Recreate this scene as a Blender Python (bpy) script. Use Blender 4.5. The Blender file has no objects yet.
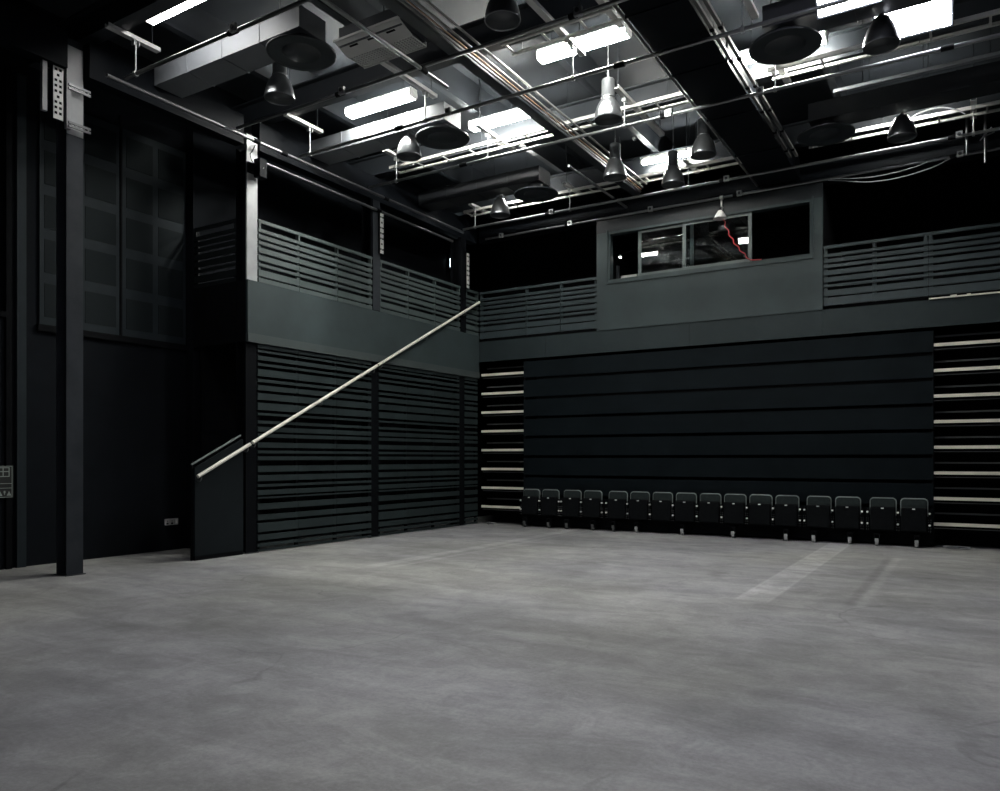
import bpy, bmesh, math, random
from mathutils import Vector, Matrix
random.seed(7)
C = bpy.context.scene.collection
PI = math.pi

# ------------------------------------------------------------------ materials
def new_mat(name):
    m = bpy.data.materials.new(name); m.use_nodes = True
    nt = m.node_tree
    return m, nt, nt.nodes['Principled BSDF']

def paint(name, col, rough=.6, metal=0., var=.25, scale=3., bump=.0, spec=.5):
    """painted / plain surface with a slight procedural mottling"""
    m, nt, b = new_mat(name)
    tc = nt.nodes.new('ShaderNodeTexCoord')
    n = nt.nodes.new('ShaderNodeTexNoise'); n.inputs['Scale'].default_value = scale
    n.inputs['Detail'].default_value = 5; n.inputs['Roughness'].default_value = .6
    nt.links.new(tc.outputs['Object'], n.inputs['Vector'])
    r = nt.nodes.new('ShaderNodeValToRGB')
    r.color_ramp.elements[0].position = .3; r.color_ramp.elements[1].position = .7
    r.color_ramp.elements[0].color = (*[c*(1-var) for c in col], 1)
    r.color_ramp.elements[1].color = (*[min(1, c*(1+var)) for c in col], 1)
    nt.links.new(n.outputs['Fac'], r.inputs['Fac'])
    nt.links.new(r.outputs['Color'], b.inputs['Base Color'])
    b.inputs['Roughness'].default_value = rough
    b.inputs['Metallic'].default_value = metal
    b.inputs['Specular IOR Level'].default_value = spec
    if bump:
        bp = nt.nodes.new('ShaderNodeBump'); bp.inputs['Strength'].default_value = bump
        bp.inputs['Distance'].default_value = .01
        n2 = nt.nodes.new('ShaderNodeTexNoise'); n2.inputs['Scale'].default_value = scale*12
        nt.links.new(tc.outputs['Object'], n2.inputs['Vector'])
        nt.links.new(n2.outputs['Fac'], bp.inputs['Height'])
        nt.links.new(bp.outputs['Normal'], b.inputs['Normal'])
    return m

def emit(name, col, strength):
    m, nt, b = new_mat(name)
    b.inputs['Base Color'].default_value = (.8, .8, .8, 1)
    b.inputs['Emission Color'].default_value = (*col, 1)
    b.inputs['Emission Strength'].default_value = strength
    return m

def concrete_floor():
    m, nt, b = new_mat('concrete_floor')
    N, L = nt.nodes.new, nt.links.new
    tc = N('ShaderNodeTexCoord')
    def noise(scale, detail=6, rough=.6, vec=None, dist=0.):
        n = N('ShaderNodeTexNoise'); n.inputs['Scale'].default_value = scale
        n.inputs['Detail'].default_value = detail; n.inputs['Roughness'].default_value = rough
        n.inputs['Distortion'].default_value = dist
        L(vec if vec else tc.outputs['Object'], n.inputs['Vector']); return n.outputs['Fac']
    def ramp(src, p0, p1, c0, c1):
        r = N('ShaderNodeMapRange'); r.interpolation_type = 'SMOOTHSTEP'
        r.inputs['From Min'].default_value = p0; r.inputs['From Max'].default_value = p1
        r.inputs['To Min'].default_value = c0; r.inputs['To Max'].default_value = c1
        L(src, r.inputs['Value']); return r.outputs['Result']
    def mth(op, a, bb):
        k = N('ShaderNodeMath'); k.operation = op
        for i, v in enumerate((a, bb)):
            if isinstance(v, (int, float)): k.inputs[i].default_value = v
            else: L(v, k.inputs[i])
        return k.outputs[0]
    # stretched vector for dragged smears along X
    mp = N('ShaderNodeMapping'); mp.inputs['Scale'].default_value = (.35, 1.3, 1)
    mp.inputs['Rotation'].default_value = (0, 0, .5)
    L(tc.outputs['Object'], mp.inputs['Vector'])
    big = ramp(noise(.33, 4, .55, dist=.6), .32, .68, .80, 1.16)
    smear = ramp(noise(1.4, 8, .65, mp.outputs['Vector'], .8), .3, .72, .78, 1.17)
    mid = ramp(noise(2.6, 8, .7, dist=1.0), .3, .72, .82, 1.14)
    fine = ramp(noise(30, 6, .8), .28, .72, .86, 1.14)
    spots = ramp(noise(.75, 3, .5, dist=.4), .66, .76, 1.0, .6)
    pale = ramp(noise(1.7, 9, .75, mp.outputs['Vector'], 1.2), .66, .78, 1.0, 1.22)
    v = mth('MULTIPLY', big, smear)
    for k in (mid, fine, spots, pale): v = mth('MULTIPLY', v, k)
    sx = N('ShaderNodeSeparateXYZ'); L(tc.outputs['Object'], sx.inputs[0])
    X, Y = sx.outputs[0], sx.outputs[1]
    def band(src, c, hw, soft):     # 1 inside |src-c|<hw
        d = mth('ABSOLUTE', mth('SUBTRACT', src, c), 0)
        return ramp(d, hw-soft, hw+soft, 1, 0)
    wear = ramp(noise(3.5, 7, .75), .3, .62, .35, 1.)
    def mark(xc, hw, soft, y0, y1, amt):
        nonlocal v
        k = mth('MULTIPLY', band(X, xc, hw, soft), band(Y, (y0+y1)/2, (y1-y0)/2, .25))
        k = mth('MULTIPLY', k, wear)
        v = mth('MULTIPLY', v, mth('ADD', mth('MULTIPLY', k, amt), 1))
    mark(8.18, .17, .03, -6.9, -.1, .42)      # pale strip where a partition stood
    mark(8.0, .02, .012, -6.9, -.1, .3)
    mark(8.36, .02, .012, -6.9, -.1, .26)
    mark(9.15, .05, .04, -6.7, -2., -.3)
    mark(9.27, .05, .04, -6.7, -2., .3)
    mark(2.72, .12, .03, -7.2, -.1, .38)
    mark(3.05, .05, .02, -7.2, -.1, .25)
    # thin scratches
    vo = N('ShaderNodeTexVoronoi'); vo.feature = 'DISTANCE_TO_EDGE'; vo.inputs['Scale'].default_value = .32
    dv = N('ShaderNodeVectorMath'); dv.operation = 'ADD'
    nz = N('ShaderNodeTexNoise'); nz.inputs['Scale'].default_value = .9
    L(tc.outputs['Object'], nz.inputs['Vector']); L(tc.outputs['Object'], dv.inputs[0]); L(nz.outputs['Color'], dv.inputs[1])
    L(dv.outputs[0], vo.inputs['Vector'])
    crack = ramp(vo.outputs['Distance'], .0015, .006, .80, 1.)
    gate = ramp(noise(.6, 3, .5), .5, .62, 0., 1.)
    crack = mth('ADD', mth('MULTIPLY', mth('SUBTRACT', crack, 1), gate), 1)
    v = mth('MULTIPLY', v, crack)
    mixc = N('ShaderNodeMix'); mixc.data_type = 'RGBA'; mixc.blend_type = 'MULTIPLY'
    mixc.inputs[0].default_value = 1
    tint = N('ShaderNodeMix'); tint.data_type = 'RGBA'
    L(ramp(noise(.22, 3, .5), .35, .65, 0, 1), tint.inputs[0])
    tint.inputs[6].default_value = (.302, .302, .288, 1)
    tint.inputs[7].default_value = (.286, .286, .298, 1)
    cb = N('ShaderNodeCombineColor')
    for i in range(3): L(v, cb.inputs[i])
    L(tint.outputs[2], mixc.inputs[6]); L(cb.outputs[0], mixc.inputs[7])
    L(mixc.outputs[2], b.inputs['Base Color'])
    L(ramp(noise(1.1, 5, .6), .3, .7, .48, .68), b.inputs['Roughness'])
    b.inputs['Specular IOR Level'].default_value = .35
    bp = N('ShaderNodeBump'); bp.inputs['Strength'].default_value = .12; bp.inputs['Distance'].default_value = .01
    L(noise(55, 3, .6), bp.inputs['Height']); L(bp.outputs['Normal'], b.inputs['Normal'])
    return m

M = {}
M['floor'] = concrete_floor()
M['black'] = paint('black_paint', (.0055, .006, .007), .75, spec=.05)
M['wall'] = paint('charcoal_wall', (.0095, .0125, .0145), .7, scale=.8, spec=.08)
M['niche'] = paint('dark_wall_board', (.0068, .0082, .0104), .75, scale=.9, spec=.06)
M['fascia'] = paint('grey_green_board', (.031, .044, .0465), .6, var=.16, scale=1.2, spec=.3)
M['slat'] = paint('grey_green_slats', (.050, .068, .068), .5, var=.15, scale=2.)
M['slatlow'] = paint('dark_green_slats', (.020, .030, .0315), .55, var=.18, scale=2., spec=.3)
M['band'] = paint('navy_black_riser', (.0062, .0092, .0114), .6, var=.22, scale=1.6, spec=.06)
M['ceil'] = paint('dark_soffit', (.022, .027, .033), .7, scale=1.)
M['steel'] = paint('painted_steel', (.022, .026, .031), .45, var=.15, scale=2.)
M['column'] = paint('grey_steel_column', (.030, .034, .040), .5, var=.2, scale=2.5, spec=.12)
M['beam'] = paint('blue_black_beam', (.0055, .0068, .0090), .55, var=.12, scale=1., spec=.06)
M['pipe'] = paint('dark_steel_pipe', (.22, .225, .23), .34, metal=.9, var=.1)
M['white'] = paint('white_enamel', (.5, .5, .49), .4, var=.05)
M['galv'] = paint('galvanised_steel', (.30, .31, .31), .4, metal=.6, var=.15, scale=8)
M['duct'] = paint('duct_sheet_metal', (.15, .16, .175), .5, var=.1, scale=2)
M['aluminium'] = paint('brushed_aluminium', (.24, .25, .26), .28, metal=.9, var=.1, scale=5)
M['reflector_in'] = paint('lamp_inside', (.05, .055, .06), .4, var=.1)
M['timber'] = paint('pale_timber', (.76, .74, .66), .45, var=.08, scale=6)
M['nosing'] = paint('cream_nosing', (.80, .77, .67), .45, var=.06, scale=6)
M['nosing2'] = paint('dull_nosing', (.10, .105, .105), .5, var=.1, scale=6)
M['seatfab'] = paint('black_upholstery', (.007, .008, .009), .85, var=.2, scale=20, bump=.2, spec=.06)
M['seatback'] = paint('grey_black_upholstery', (.026, .035, .035), .8, var=.15, scale=20, bump=.2, spec=.2)
M['chrome'] = paint('bright_tube', (.30, .34, .33), .35, metal=.3, var=.1)
M['cap'] = paint('white_cap', (.88, .88, .84), .4, var=.03)
M['rubber'] = paint('grey_wheel', (.42, .43, .43), .6, var=.1)
M['panelframe'] = paint('grey_panel_frame', (.019, .025, .029), .6, var=.1, spec=.1)
M['perforated'] = paint('perforated_board', (.024, .029, .032), .8, var=.1)
M['socketplate'] = paint('satin_plate', (.55, .55, .53), .4, metal=.1, var=.1)
M['dark'] = paint('dark_hole', (.006, .006, .007), .8, var=.1, spec=.1)
M['red'] = paint('red_cable', (.45, .03, .04), .5, var=.1)
M['cablew'] = paint('grey_cable', (.28, .29, .30), .5, var=.1)
M['tray'] = paint('cable_tray_steel', (.22, .22, .21), .35, metal=.6, var=.15, scale=6)
M['orange'] = paint('copper_conduit', (.30, .17, .10), .4, metal=.4, var=.15)
M['signboard'] = paint('black_sign', (.012, .014, .013), .5, var=.1)
M['signline'] = paint('pale_print', (.30, .34, .31), .6, var=.05)
M['tube'] = emit('fluorescent_tube', (1., 1., .94), 172.)
M['tube_rear'] = emit('fluorescent_tube_cool', (.92, .925, 1.12), 30.)
M['flood'] = emit('floodlight_glass', (.96, .96, 1.04), 55.)
M['plate'] = paint('pale_column_plate', (.33, .34, .35), .45, var=.12, scale=3)
M['coldark'] = paint('black_steel_column', (.0042, .0048, .006), .55, var=.15, scale=2., spec=.06)
M['slatback'] = paint('shaded_back_slats', (.034, .047, .052), .55, var=.15, scale=2., spec=.3)  # slat paint darkened and blued in place of weaker light on the end gallery
M['duct_shaded'] = paint('shaded_duct', (.016, .018, .022), .5, var=.1, scale=2)  # darkened copy of the duct metal, shade put into its colour
M['bluelamp'] = emit('blue_white_lamp', (.72, .9, 1.), 9.)
M['ledblue'] = emit('dim_blue_lamp', (.3, .5, 1.), .5)
M['ledwhite'] = emit('small_white_lamp', (1, .98, .9), 60.)
m, nt, b = new_mat('window_glass')
b.inputs['Base Color'].default_value = (.82, .92, .92, 1)
b.inputs['Transmission Weight'].default_value = 1; b.inputs['Roughness'].default_value = .0
b.inputs['IOR'].default_value = 1.5
M['glass'] = m

M['tube_dim'] = emit('fluorescent_tube_dim', (1., .985, .96), 28.)
M['header'] = paint('blue_grey_header', (.011, .014, .017), .5, var=.12, scale=1., spec=.3)
M['fascia_low'] = paint('shaded_grey_green_board', (.022, .031, .034), .6, var=.16, scale=1.2, spec=.2)  # fascia board colour darkened to carry the dimmer light on the gallery front
M['strip'] = paint('grey_green_strip', (.050, .062, .062), .5, var=.1, scale=2., spec=.3)
M['ladder'] = paint('bright_ladder_tray', (.60, .60, .57), .4, metal=.3, var=.1, scale=6)
M['tube_back'] = emit('fluorescent_tube_back', (1., 1., .95), 120.)
M['slatdim'] = paint('shaded_end_slats', (.010, .013, .014), .55, var=.15, scale=2., spec=.2)  # darker copy of the slat paint, shade of the balcony end painted in

# ------------------------------------------------------------------ mesh helper
class MB:
    def __init__(s, o=(0, 0, 0)):
        s.v, s.f, s.sm, s.o = [], [], [], Vector(o)
    def add(s, verts, faces, smooth=False):
        k = len(s.v)
        s.v += [Vector(v) - s.o for v in verts]
        s.f += [tuple(i+k for i in f) for f in faces]
        s.sm += [smooth]*len(faces)
        return s
    def box(s, x0, x1, y0, y1, z0, z1):
        vs = [(x, y, z) for x in (x0, x1) for y in (y0, y1) for z in (z0, z1)]
        return s.add(vs, [(0, 1, 3, 2), (4, 6, 7, 5), (0, 4, 5, 1), (2, 3, 7, 6), (0, 2, 6, 4), (1, 5, 7, 3)])
    def prism(s, poly, axis, a0, a1):
        """poly: list of 2D points in the plane across `axis`"""
        n = len(poly)
        def P(p, a):
            return {'x': (a, p[0], p[1]), 'y': (p[0], a, p[1]), 'z': (p[0], p[1], a)}[axis]
        vs = [P(p, a0) for p in poly] + [P(p, a1) for p in poly]
        fs = [tuple(range(n))[::-1], tuple(range(n, 2*n))] + [(i, (i+1) % n, n+(i+1) % n, n+i) for i in range(n)]
        return s.add(vs, fs)
    def pillow(s, poly, axis, a0, a1, be):
        """prism whose outer (a1) edge is chamfered by `be`"""
        n = len(poly)
        cx = sum(p[0] for p in poly)/n; cy = sum(p[1] for p in poly)/n
        w = max(p[0] for p in poly)-min(p[0] for p in poly); h = max(p[1] for p in poly)-min(p[1] for p in poly)
        def sc(k): return [(cx+(p[0]-cx)*(1-2*k/w), cy+(p[1]-cy)*(1-2*k/h)) for p in poly]
        d = 1 if a1 > a0 else -1
        rings = [(poly, a0), (poly, a1-d*be), (sc(be*.35), a1-d*be*.35), (sc(be), a1)]
        def P(p, a):
            return {'x': (a, p[0], p[1]), 'y': (p[0], a, p[1]), 'z': (p[0], p[1], a)}[axis]
        vs = [P(p, a) for q, a in rings for p in q]
        fs = [tuple(range(n))[::-1], tuple(range(3*n, 4*n))]
        for r in range(3):
            fs += [(r*n+i, r*n+(i+1) % n, (r+1)*n+(i+1) % n, (r+1)*n+i) for i in range(n)]
        return s.add(vs, fs)
    def tube(s, pts, r, n=10, cap=True):
        pts = [Vector(p) for p in pts]
        rings = []
        up = None
        for i, p in enumerate(pts):
            d = (pts[min(i+1, len(pts)-1)] - pts[max(i-1, 0)]).normalized()
            if up is None:
                up = Vector((0, 0, 1)) if abs(d.z) < .9 else Vector((1, 0, 0))
            a = d.cross(up).normalized(); u2 = a.cross(d).normalized(); up = u2
            rings.append([p + r*(math.cos(t)*a + math.sin(t)*u2) for t in [2*PI*j/n for j in range(n)]])
        vs = [v for q in rings for v in q]; fs = []
        for i in range(len(rings)-1):
            fs += [(i*n+j, i*n+(j+1) % n, (i+1)*n+(j+1) % n, (i+1)*n+j) for j in range(n)]
        s.add(vs, fs, True)
        if cap:
            s.add(rings[0], [tuple(range(n))[::-1]]); s.add(rings[-1], [tuple(range(n))])
        return s
    def lathe(s, prof, c=(0, 0, 0), n=32, smooth=True):
        c = Vector(c); vs = []; fs = []
        for r, z in prof:
            vs += [c + Vector((r*math.cos(2*PI*j/n), r*math.sin(2*PI*j/n), z)) for j in range(n)]
        for i in range(len(prof)-1):
            fs += [(i*n+j, i*n+(j+1) % n, (i+1)*n+(j+1) % n, (i+1)*n+j) for j in range(n)]
        return s.add(vs, fs, smooth)
    def disc(s, c, r, n=32, flip=False):
        vs = [(c[0]+r*math.cos(2*PI*j/n), c[1]+r*math.sin(2*PI*j/n), c[2]) for j in range(n)]
        f = tuple(range(n)); return s.add(vs, [f[::-1] if flip else f])
    def build(s, name, mat, parent=None):
        me = bpy.data.meshes.new(name)
        me.from_pydata([tuple(v) for v in s.v], [], s.f)
        me.polygons.foreach_set('use_smooth', s.sm)
        me.materials.append(M[mat] if isinstance(mat, str) else mat)
        bm = bmesh.new(); bm.from_mesh(me); bmesh.ops.recalc_face_normals(bm, faces=bm.faces); bm.to_mesh(me); bm.free()
        o = bpy.data.objects.new(name, me); C.objects.link(o)
        if parent is None: o.location = s.o
        else: o.parent = parent
        return o

def rrect(w0, w1, h0, h1, r, top_only=False, n=5):
    pts = []
    cs = [((w1-r, h1-r), 0), ((w0+r, h1-r), PI/2)]
    for (cx, cy), a in cs:
        pts += [(cx+r*math.cos(a+PI/2*i/n), cy+r*math.sin(a+PI/2*i/n)) for i in range(n+1)]
    if top_only: pts += [(w0, h0), (w1, h0)]
    else:
        for (cx, cy), a in [((w0+r, h0+r), PI), ((w1-r, h0+r), 1.5*PI)]:
            pts += [(cx+r*math.cos(a+PI/2*i/n), cy+r*math.sin(a+PI/2*i/n)) for i in range(n+1)]
    return pts

def tag(o, label, cat, group=None):
    o['label'] = label; o['category'] = cat; o['kind'] = 'thing'
    if group: o['group'] = group
    return o
def thing(name, loc, label, cat, group=None):
    o = bpy.data.objects.new(name, None); C.objects.link(o); o.location = loc
    o.empty_display_size = .1
    return tag(o, label, cat, group)
def struct(o, label=None):
    o['kind'] = 'structure'
    if label: o['label'] = label
    return o
def copy_tree(o, parent=None):
    c = o.copy(); C.objects.link(c)
    if parent: c.parent = parent
    for ch in list(o.children): copy_tree(ch, c)
    return c

# ------------------------------------------------------------------ the room
ZC = 8.35           # soffit height
XR, XN = 12.2, -1.6 # far sides of the room
YB, YF = 2.6, -19.5
struct(MB().box(XN-.3, XR+.3, YF-.3, YB+.3, -.2, 0).build('floor', 'floor'))
struct(MB().box(XN-.3, XR+.3, YF-.3, YB+.3, ZC, ZC+.1).build('ceiling', 'ceil'))
struct(MB().box(XN-.3, XN, YF-.3, YB+.3, 0, ZC).build('wall_left', 'niche'))
struct(MB().box(XR, XR+.3, YF-.3, YB+.3, 0, ZC).build('wall_right', 'black'))
struct(MB().box(XN, XR, YB, YB+.3, 0, ZC).build('wall_back', 'black'))
struct(MB().box(XN, XR, YF-.3, YF, 0, ZC).build('wall_front', 'wall'))

# gallery slabs and the boards that face them
struct(MB().box(XN, -.03, -7.0, YB, 4.3, 4.5).build('gallery_slab', 'black'))
struct(MB().box(-.03, XR, .06, YB, 4.25, 4.45).build('gallery_slab', 'black'))
f = MB()
f.box(-.03, .02, -7.033, 0, 3.69, 4.575)
struct(f.build('trim_1', 'fascia'))
struct(MB().box(-.03, .035, -7.035, 0, 3.54, 3.688).build('trim_2', 'strip'))
f = MB()
for x0, x1 in ((0.02, 1.85), (1.855, 5.26), (5.265, 7.85), (7.855, XR)):
    f.box(x0, x1, 0., .05, 3.94, 4.425)
struct(f.build('trim_3', 'fascia_low'))
struct(MB().box(-1.4, -.03, -7.033, -6.98, 3.55, 4.575).build('trim_4', 'black'))
struct(MB().box(XN, -1.4, -7.03, YB, 0, ZC).build('wall_lining', 'niche'))
# low dark wall behind the stair
struct(MB().box(-1.25, -1.2, -7.0, YB, 0, 4.3).build('wall_stair', 'black'))
# edge beams above the gallery fronts
struct(MB().box(-.22, -.02, -6.75, -.05, 6.82, 7.3).box(-.22, -.02, -9.7, -7.08, 6.82, 7.3).box(-.22, -.02, YF, -10.0, 6.82, 7.3).build('edge_beam', 'beam'))
struct(MB().box(0., XR, .02, .22, 6.86, 7.3).build('edge_beam', 'beam'))
# roof beams: rolled I sections right across the room
for y in (-.65, -3.55, -6.53, -9.6, -12.6, -15.6):
    b_ = MB()
    b_.box(XN, XR, y-.1, y+.1, 7.4, 7.425).box(XN, XR, y-.012, y+.012, 7.425, 7.78).box(XN, XR, y-.1, y+.1, 7.78, 7.805)
    struct(b_.build('roof_beam', 'steel'))
for x in (.4, 2.65, 4.8, 6.5, 8.3, 11.2):
    b_ = MB().box(x-.06, x+.06, YF, YB, 7.82, 7.84).box(x-.01, x+.01, YF, YB, 7.84, ZC)
    struct(b_.build('roof_joist', 'steel'))

# door and the sign in the far corner of the niche wall
dx = XN
d = MB(); d.box(dx, dx+.05, -12.6, -10.06, 0, 3.6)
door = struct(d.build('door_1', 'niche'), 'tall dark double door in the niche wall')
MB().box(dx, dx+.09, -10.05, -9.97, 0, 7.2).box(dx, dx+.09, -12.72, -12.62, 0, 7.2).box(dx, dx+.09, -12.62, -10.05, 3.62, 3.7).build('door_frame', 'black', door)
struct(MB().box(dx, dx+.06, -9.89, -9.76, 0, 7.2).build('trim_5', 'panelframe'))

# ------------------------------------------------------------------ steel columns
def column(y, label, x0=-.4, x1=-.15, z1=7.3, mat='coldark'):
    t = thing('steel_column', (0, y, 0), label, 'column', 'steel columns along the gallery front')
    hy = .115
    MB((0, y, 0)).box(x1-.02, x1, y-hy, y+hy, 0.012, z1).box(x0, x0+.02, y-hy, y+hy, 0.012, z1).box(x0+.02, x1-.02, y-.008, y+.008, 0.012, z1).build('shaft', mat, t)
    MB((0, y, 0)).box(x0-.03, x1+.03, y-hy-.02, y+hy+.02, 0, .012).build('base_plate', 'steel', t)
    return t
t = column(-9.83, 'free-standing steel column on the open floor, well clear of the slatted screens', mat='column')
MB((0, -9.83, 0)).box(-.1498, -.146, -9.944, -9.716, 6.0, 7.2).build('cover_plate', 'plate', t)
t = column(-6.92, 'steel column with a pale upper face at the stair end of the balcony', -.27, -.03, 6.8)
MB((0, -6.92, 0)).box(-.03, .0, -7.035, -6.815, 4.58, 7.0).build('cover_plate', 'plate', t)['label'] = 'pale grey cover plate on the upper column'
t = column(-3.8, 'steel column in the middle of the slatted balcony front', -.27, -.03, 6.8)
MB((0, -3.8, 0)).box(-.03, .03, -3.91, -3.69, 4.58, 6.8).build('cover_plate', 'column', t)
t = column(-.69, 'steel column at the inner corner where the two balconies meet', -.27, -.03, 6.8)
MB((0, -.69, 0)).box(-.03, .03, -.80, -.58, 4.58, 6.8).build('cover_plate', 'coldark', t)

# connector panels hung on the columns
def connector(y0, z0, z1, label, x=-.1, rails=True, big=True):
    t = thing('connector_panel', (x, y0, z0), label, 'connector panel', 'connector panels on the columns')
    o = (x, y0, z0)
    w = .13 if big else .1
    MB(o).box(x-.045, x-.01, y0-w/2, y0+w/2, z0, z1).build('back_box', 'black', t)
    MB(o).box(x-.01, x+.0, y0-w/2, y0+w/2, z0, z1).build('face_plate', 'socketplate', t)
    s = MB(o); n = 9 if big else 7
    for i in range(n):
        z = z1-.08-(z1-z0-.16)*i/(n-1)
        for dy in ((-.03, .03) if i % 4 != 1 else (0,)):
            s.box(x, x+.006, y0+dy-.02, y0+dy+.012, z-.016, z+.016)
    s.build('sockets', 'dark', t)
    if rails:
        MB(o).box(x-.04, x+.02, y0-.215, y0-.155, z0+.05, z1+.02).build('side_rail', 'plate', t)
        MB(o).box(x-.04, x+.02, y0+.10, y0+.16, z0-.08, z1+.02).build('side_rail', 'plate', t)
        for zz in (z0+.48, z0-.03):
            m_ = MB(o).box(x+.021, x+.04, y0+.12, y0+.42, zz+.02, zz+.05).box(x+.021, x+.04, y0+.12, y0+.42, zz-.03, zz)
            for k in range(5): m_.box(x+.021, x+.035, y0+.14+.06*k, y0+.16+.06*k, zz, zz+.02)
            m_.build('bracket', 'pipe', t)
    return t
connector(-10.08, 6.12, 6.86, 'tall connector panel with pale socket plate on the free-standing column')
connector(-3.72, 5.74, 6.55, 'narrow connector panel on the middle column of the balcony front', .10, False, False)
connector(-.60, 5.62, 6.45, 'narrow connector panel on the corner column below the pipe junction', .10, False, False)

# ------------------------------------------------------------------ slatted fronts
UP_GAPS = [(5.41, .026), (5.30, .024), (5.196, .034), (5.062, .028), (4.926, .032), (4.824, .044), (4.669, .014)]
LOW_GAPS = [(3.455, .02), (3.37, .045), (3.243, .04), (3.144, .04), (2.972, .035), (2.869, .04), (2.731, .035), (2.569, .035),
            (2.396, .035), (2.286, .075), (2.163, .04), (2.037, .02), (1.914, .07), (1.757, .035), (1.658, .035), (1.518, .08), (1.339, .04),
            (1.184, .04), (1.085, .04), (.957, .02), (.871, .07), (.682, .07), (.522, .035), (.323, .03), (.177, .035), (.075, .03)]
def bars(top, bottom, gaps):
    z = top; out = []
    for g, w in gaps:
        out.append((g+w/2+.004, z)); z = g-w/2-.012
    out.append((bottom, z))
    return [(a, b_) for a, b_ in out if b_-a > .005]
def slats(mb, axis, a0, a1, q0, q1, top, bottom, gaps):
    for z0, z1 in bars(top, bottom, gaps):
        if axis == 'y': mb.box(q0, q1, a0, a1, z0, z1)
        else: mb.box(a0, a1, q0, q1, z0, z1)
    return mb
def balustrade(axis, splits, q0, q1, label, slope_posts=True, bottom=4.578, mat='slat', rails=True):
    """splits: list of positions along the run; one slat panel per gap"""
    a0, a1 = splits[0], splits[-1]
    loc = (q0, a0, 4.57) if axis == 'y' else (a0, q0, 4.57)
    t = thing('slatted_balustrade', loc, label, 'balustrade', 'slatted balustrades along the galleries')
    def bx(mb, u0, u1, z0, z1, e0=q0, e1=q1):
        return mb.box(e0, e1, u0, u1, z0, z1) if axis == 'y' else mb.box(u0, u1, e0, e1, z0, z1)
    bx(MB(loc), a0, a1, 5.585, 5.64).build('top_rail', mat, t)
    for u0, u1 in zip(splits, splits[1:]):
        mb = slats(MB(loc), axis, u0+.004, u1-.004, q0, q1, 5.485, bottom, UP_GAPS)
        mb.build('slat_panel', mat, t)
    for k, u in enumerate(splits):
        uu = min(max(u, a0+.036), a1-.036)
        mid = q0+(q1-q0)*.15
        e = (q0-.03, mid) if axis == 'y' else (q1-(q1-q0)*.15, q1+.03)
        mb = MB(loc)
        if axis == 'y':
            bx(mb, uu-.02, uu+.02, 5.485, 5.585)
            mb.box(q0-.035, q0, uu-.035, uu+.035, bottom, 5.585)
        else:
            bx(mb, uu-.02, uu+.02, 5.485, 5.585)
            mb.box(uu-.035, uu+.035, q1, q1+.035, bottom, 5.585)
        mb.build('post', mat, t)
    return t
balustrade('y', [-6.81, -5.886, -4.906, -3.915], -.01, .02, 'slatted balustrade of the side balcony between the pale-faced column and the middle column')
balustrade('y', [-3.685, -2.751, -1.783, -.805], -.01, .02, 'slatted balustrade of the side balcony between the middle column and the corner column')
balustrade('y', [-.575, -.02], -.02, .02, 'short slatted balustrade between the corner column and the room corner')
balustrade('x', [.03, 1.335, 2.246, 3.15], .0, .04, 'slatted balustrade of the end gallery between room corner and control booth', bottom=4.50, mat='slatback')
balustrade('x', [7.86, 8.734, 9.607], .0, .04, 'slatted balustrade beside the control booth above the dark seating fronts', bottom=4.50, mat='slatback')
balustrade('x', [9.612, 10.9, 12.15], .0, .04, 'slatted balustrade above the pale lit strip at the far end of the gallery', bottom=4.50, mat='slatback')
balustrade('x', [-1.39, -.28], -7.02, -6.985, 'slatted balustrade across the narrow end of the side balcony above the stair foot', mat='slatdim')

def screen(splits, label):
    a0, a1 = splits[0], splits[-1]; loc = (-.05, a0, 0)
    t = thing('slatted_screen', loc, label, 'slatted screen', 'slatted screens enclosing the stair')
    for u0, u1 in zip(splits, splits[1:]):
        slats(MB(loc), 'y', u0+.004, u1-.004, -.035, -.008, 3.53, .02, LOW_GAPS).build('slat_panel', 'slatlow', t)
    for u in splits:
        uu = min(max(u, a0+.036), a1-.036)
        MB(loc).box(-.09, -.036, uu-.03, uu+.03, .015, 3.53).build('post', 'black', t)
    return t
screen([-6.80, -5.886, -4.906, -3.915], 'slatted screen under the side balcony, nearest the stair foot')
screen([-3.685, -2.751, -1.783, -.805], 'slatted screen under the side balcony, next to the room corner')
screen([-.575, -.02], 'narrow slatted screen squeezed between corner column and seating')

# ------------------------------------------------------------------ stair, its panel and the pale handrail
SL = .5105
t = thing('staircase', (-.6, -8.0, 0), 'dark straight staircase climbing behind the slatted screens', 'staircase')
lo = (-.6, -8.0, 0); zs = lambda y: SL*(y+8.15)
tr = MB(lo)
for k in range(24):
    y = -8.0+.333*k; z = .17*(k+1)
    tr.box(-1.1, -.37, y+.75, y+1.11, z-.03, z)
tr.build('treads', 'black', t)
for x in (-1.15, -.37):
    MB(lo).prism([(-7.2, 0), (-6.8, 0), (.7, 4.1), (.7, 4.25), (.4, 4.25)], 'x', x, x+.05).build('stringer', 'black', t)
t = thing('stair_enclosure', (0, -8.04, 0), 'solid dark panel with sloping top enclosing the stair foot', 'panel')
lo = (0, -8.04, 0); zt = lambda y: 1.405+SL*(y+8.11)
MB(lo).prism([(-8.04, .07), (-7.11, .07), (-7.11, zt(-7.11)), (-8.04, zt(-8.04))], 'x', -.05, 0.).build('board', 'wall', t)
MB(lo).prism([(-8.05, zt(-8.05)+.05), (-7.11, zt(-7.11)+.05), (-7.11, zt(-7.11)+.072), (-8.05, zt(-8.05)+.072)], 'x', -.085, -.055).build('cap_rail', 'chrome', t)
MB(lo).box(-.06, -.01, -8.03, -7.11, 0, .07).build('plinth', 'black', t)
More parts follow.
